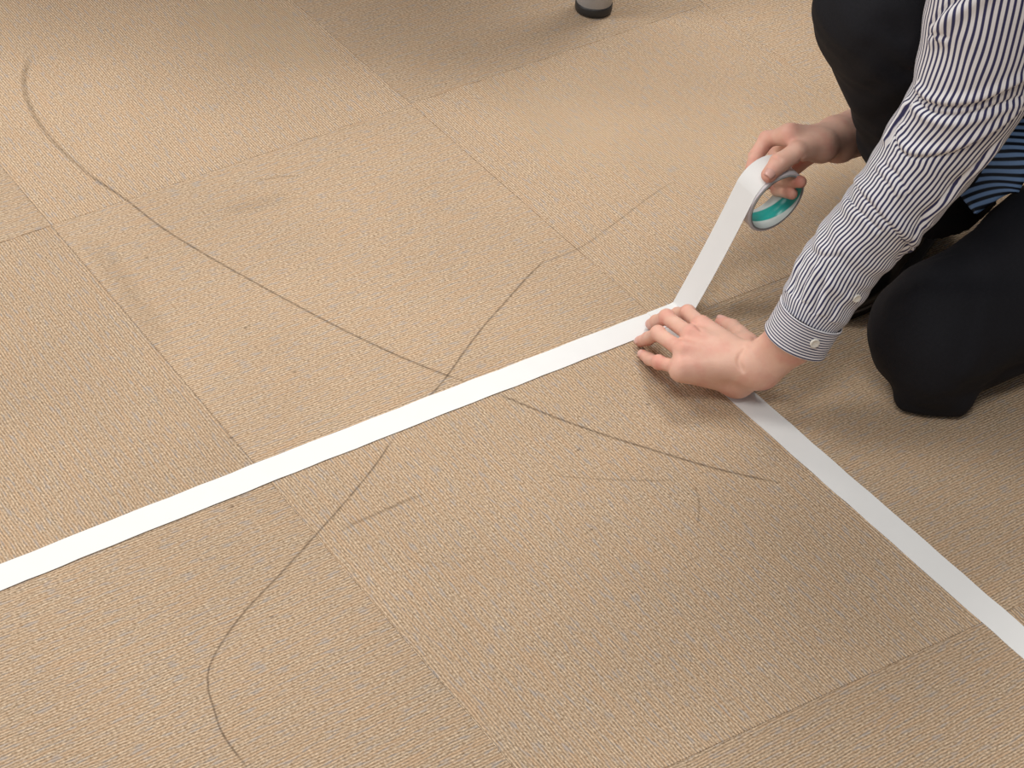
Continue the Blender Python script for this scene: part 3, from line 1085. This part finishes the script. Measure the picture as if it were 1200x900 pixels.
# long crease across the forearm
fold([(1002, 212), (1018, 236), (1034, 256), (1050, 272), (1068, 288), (1082, 296)], .0028, .0020, .0034, -.007, .007, .25, (.05, .05))
fold([(990, 228), (1008, 250), (1022, 262), (1038, 276)], .0018, .0022, .0024, .006, .006, .15)
fold([(1022, 196), (1040, 214), (1052, 236)], .0018, .0020, .0022, -.006, .006, .2)
fold([(1034, 190), (1052, 206), (1066, 232)], .0016, .0020, .0020, -.006, .006, .2)
# ridge along the lower edge
fold([(1175, 158), (1140, 196), (1110, 226), (1084, 252), (1076, 272)], .0030, .0034, .0036, -.008, .008, .08, (.12, .1))
fold([(1078, 258), (1066, 280), (1056, 296), (1048, 312)], .0018, .0020, .0020, -.006, .006, .15)
# shoulder pulls
fold([(1090, 32), (1108, 12), (1135, -6), (1160, -20)], .0040, .0026, .0050, .008, .008, .3, (.05, .2))
fold([(1086, 42), (1100, 40), (1115, 44)], .0016, .0020, .0020, .006, .006, .1)
# gathers at the cuff
fold([(955, 368), (958, 350), (966, 330), (972, 308)], .0030, .0022, .0022, .006, .006, .35, (.02, .4))
fold([(936, 352), (944, 330), (954, 312), (958, 296)], .0020, .0020, .0022, .006, .005, .2, (.02, .4))
fold([(926, 345), (934, 318), (948, 292)], .0018, .0020, .0020, -.005, .005, .2, (.02, .4))
fold([(970, 376), (984, 352), (1004, 330)], .0014, .0020, .0018, .006, .006, .15, (.02, .4))
fold([(948, 290), (966, 300), (990, 300)], .0010, .0024, .0016, -.006, .006, .15)
# small all-over wrinkles
A1 = np.linspace(0, 11, NL)[:, None]; A2 = (np.arange(NA) / NA * 2 * np.pi)[None]
disp += .0009 * np.sin(5.1 * A1 + 1.7 * np.sin(A2 * 2 + A1)) * np.sin(2 * A2 + .8 * A1) + .0006 * np.sin(9.7 * A1 + 3 * np.sin(A2 + .5 * A1) + 1)
ushift += .10 * np.sin(3.3 * A1 + 1.2 * np.sin(2 * A2)) + .06 * np.sin(7.7 * A1 + 2 * np.sin(A2 * 3 + A1))
endf = np.clip((A1 - .1) / .25, 0, 1)
disp *= endf
G2 = G + RAD * disp[..., None]
NSTR = 62
Ucol = np.arange(NA + 1)[None] / NA * NSTR + np.concatenate([ushift, ushift[:, :1]], 1)

# torso first: it is the shirt's own mesh
TP = catmull([(0.640, -.105, .315), (0.545, -.100, .425), (0.430, -.080, .515), (0.305, -.055, .570), (0.215, -.035, .615), (0.155, -.018, .658)], 90)
tq = np.linspace(0, 5, 90)
tw = interp([0, 1, 2, 3, 4, 4.5, 5], [.158, .155, .165, .180, .175, .12, .062], tq)
thh = interp([0, 1, 2, 3, 4, 5], [.112, .112, .108, .108, .095, .060], tq)
GT, RT_, TT_ = sweep(TP, tw, thh, np.array([-0.45, 0.0, -0.90]), 180)
a1 = np.linspace(0, 5, 90)[:, None]; a2 = (np.arange(180) / 180 * 2 * np.pi)[None]
dT = .003 * np.sin(3 * a1 + 2 * np.sin(a2 * 2)) * np.sin(3 * a2 + a1) + .002 * np.sin(7 * a1 + 2 * a2)
GT = GT + RT_ * (dT * np.clip(a1 / .3, 0, 1) * np.clip((5 - a1) / .4, 0, 1))[..., None]
UT = np.broadcast_to(np.arange(181)[None] / 180 * 190, (90, 181))
shirt = own(tube_mesh('shirt', GT, UT, np.linspace(0, 1, 90), MAT_SHIRT, None))
sleeve = own(tube_mesh('sleeve', G2, Ucol, np.linspace(0, 1, NL), MAT_SHIRT, None), shirt)


# cuff of the left sleeve: stripes run round it
def cuff(p_top, p_bot, rw0, rw1, ratio, ref, bands):
    n, na = 26, 160
    pth = np.linspace(p_top, p_bot, n)
    f = np.linspace(0, 1, n)
    rwv = rw0 + (rw1 - rw0) * f
    bulge = .0009 * np.exp(-((f - .03) / .05) ** 2) + .0007 * np.exp(-((f - .97) / .04) ** 2)
    Gc, Rc, Tc = sweep(pth, rwv + bulge, (rwv + bulge) * ratio, ref, na)
    th = np.arange(na) / na * 2 * np.pi
    Gc = Gc + Rc * (.0012 * np.sin(3 * th + .6))[None, :, None]
    Uc = np.broadcast_to((f * bands)[:, None], (n, na + 1))
    return tube_mesh('cuff', Gc, Uc, f, MAT_SHIRT, None, .0016), Gc


CT, CB = on_z(950, 367, .1270), on_z(930, 400, .0930)
co, GC = cuff(CT, CB,   .0352, .0348, .93, VIEW, 12)
own(co, shirt)
own_cuff = co


def button(P, normal, r, parent):
    normal = nrm(normal)
    e1 = nrm(np.cross(normal, (0.3, 0.2, 1))); e2 = np.cross(normal, e1)
    prof = [(0, .0009), (r * .55, .0009), (r * .72, .0016), (r * .92, .0016), (r, .0009), (r, -.0004)]
    V, F = [], []
    n = 24
    for k in range(n):
        a = 2 * math.pi * k / n
        for rr, z in prof:
            V.append(P + (e1 * math.cos(a) + e2 * math.sin(a)) * rr + normal * z)
    m_ = len(prof)
    for k in range(n):
        for q in range(m_ - 1):
            F.append((k * m_ + q, k * m_ + q + 1, ((k + 1) % n) * m_ + q + 1, ((k + 1) % n) * m_ + q))
    o = mesh_obj('button', V, [f[::-1] for f in F], MAT_BUTTON)
    return own(o, parent)


def near_on(Gx, Rx, px, py):
    pxy = project(Gx.reshape(-1, 3)); fac = np.einsum('ij,ij->i', Rx.reshape(-1, 3), CAM_C - Gx.reshape(-1, 3)) > 0
    d = ((pxy - [px, py]) ** 2).sum(1) + np.where(fac, 0, 1e7)
    k = int(np.argmin(d))
    return Gx.reshape(-1, 3)[k], Rx.reshape(-1, 3)[k]


RCf = GC - GC.mean(1, keepdims=True)
bp_, bn_ = near_on(GC, RCf, 954, 402)
button(bp_ + nrm(bn_) * .0008, bn_, .0052, co)
bp_, bn_ = near_on(G2, RAD, 1003, 349)
button(bp_ + nrm(bn_) * .0008, bn_, .0046, sleeve)

# right sleeve and cuff (behind the raised knee)
RSP = catmull([RWr + (RF - RWr) * .98, RF * .9 + RE_ * .1, (RF + RE_) / 2, RE_, RE_ * .6 + RS * .4, RS * .75 + RE_ * .25, RS * .97 + RE_ * .03 + np.array([0, -.01, .0]), (0.250, 0.075, 0.628), (0.250, 0.0, 0.615)], 120)
rq = np.linspace(0, 8, 120)
rr_ = interp([0, 1, 2, 3, 4, 5, 6, 7, 8], [.038, .042, .046, .054, .060, .065, .068, .064, .055], rq)
GR, RR, _ = sweep(RSP, rr_, rr_, np.array([-0.6, 0.5, 0.4]), 160)
b1 = np.linspace(0, 6, 120)[:, None]; b2 = (np.arange(160) / 160 * 2 * np.pi)[None]
GR = GR + RR * (.002 * np.sin(8 * b1 + 2 * np.sin(b2)) * np.sin(2 * b2 + b1))[..., None]
rsl = own(tube_mesh('sleeve', GR, np.broadcast_to(np.arange(161)[None] / 160 * NSTR, (120, 161)), np.linspace(0, 1, 120), MAT_SHIRT, None), shirt)
rco, _g = cuff(RWr + (RF - RWr) * 1.0, RWr + (RF - RWr) * .62, .0372, .0365, .9, np.array([-0.6, 0.5, 0.4]), 14)
own(rco, shirt)
# collar
GCo, RCo, _ = sweep(catmull([NECK + [.012, 0, -.004], NECK + [-.002, 0, .018], NECK + [-.012, 0, .036]], 14), np.array([.066] * 14), np.array([.064] * 14), np.array([-0.75, 0., -0.65]), 90)
own(tube_mesh('collar', GCo, np.broadcast_to((np.linspace(0, 8, 14))[:, None], (14, 91)), np.linspace(0, 1, 14), MAT_SHIRT, None, .002), shirt)

# ---- necktie: hangs from the collar, its tip just behind the forearm
TIP = on_z(1143, 251, .150)
tpx = [(1143, 251, .150), (1151, 212, .175), (1170, 175, .200), (1196, 120, .235)]
tpath = [on_z(*q) for q in tpx] + [np.array([0.305, -0.158, 0.330]), np.array([0.240, -0.155, 0.420]), np.array([0.165, -0.125, 0.495]), np.array([0.100, -0.060, 0.550]), np.array([0.080, -0.022, 0.605])]
TPn = catmull(tpath, 160)
Vt, Ft, UVt = [], [], []
Tt = np.gradient(TPn, axis=0); Tt /= np.linalg.norm(Tt, axis=1)[:, None]
slen = np.concatenate([[0], np.cumsum(np.linalg.norm(np.diff(TPn, axis=0), axis=1))])
NW = 10
for i in range(160):
    mixf = min(1.0, max(0.0, (slen[i] - .16) / .25))
    e = nrm(CAM_C - TPn[i]) * (1 - mixf) + np.array([-0.75, -0.30, -0.30]) * mixf; e = nrm(e - Tt[i] * (e @ Tt[i]))
    s_ = np.cross(Tt[i], e)
    w_ = .041 * min(1.0, max(.45, 1 - (slen[i] - .15) * .9)) if slen[i] > .15 else min(.041, .0015 + slen[i] * .98)
    for j in range(NW + 1):
        v = j / NW * 2 - 1
        back = 0.0
        p_ = TPn[i] + Tt[i] * back + s_ * v * w_ + e * (.004 * (1 - v * v))
        Vt.append(p_)
        UVt.append(((slen[i] + back) / .0098 + v * w_ / .0098 * -0.55, v))
for i in range(159):
    for j in range(NW):
        a = i * (NW + 1) + j
        Ft.append((a, a + 1, a + NW + 2, a + NW + 1))
tie = own(mesh_obj('necktie', Vt, Ft, MAT_TIE, uv=UVt))
sd = tie.modifiers.new('thickness', 'SOLIDIFY'); sd.thickness = 0.0035; sd.offset = -1
kv, kf = solid([cone(NECK + [-.062, 0, -.012], NECK + [-.058, 0, .012], .014, .019, .006)], .003)
own(mesh_obj('tie_knot', kv, kf, MAT_TIE), tie)
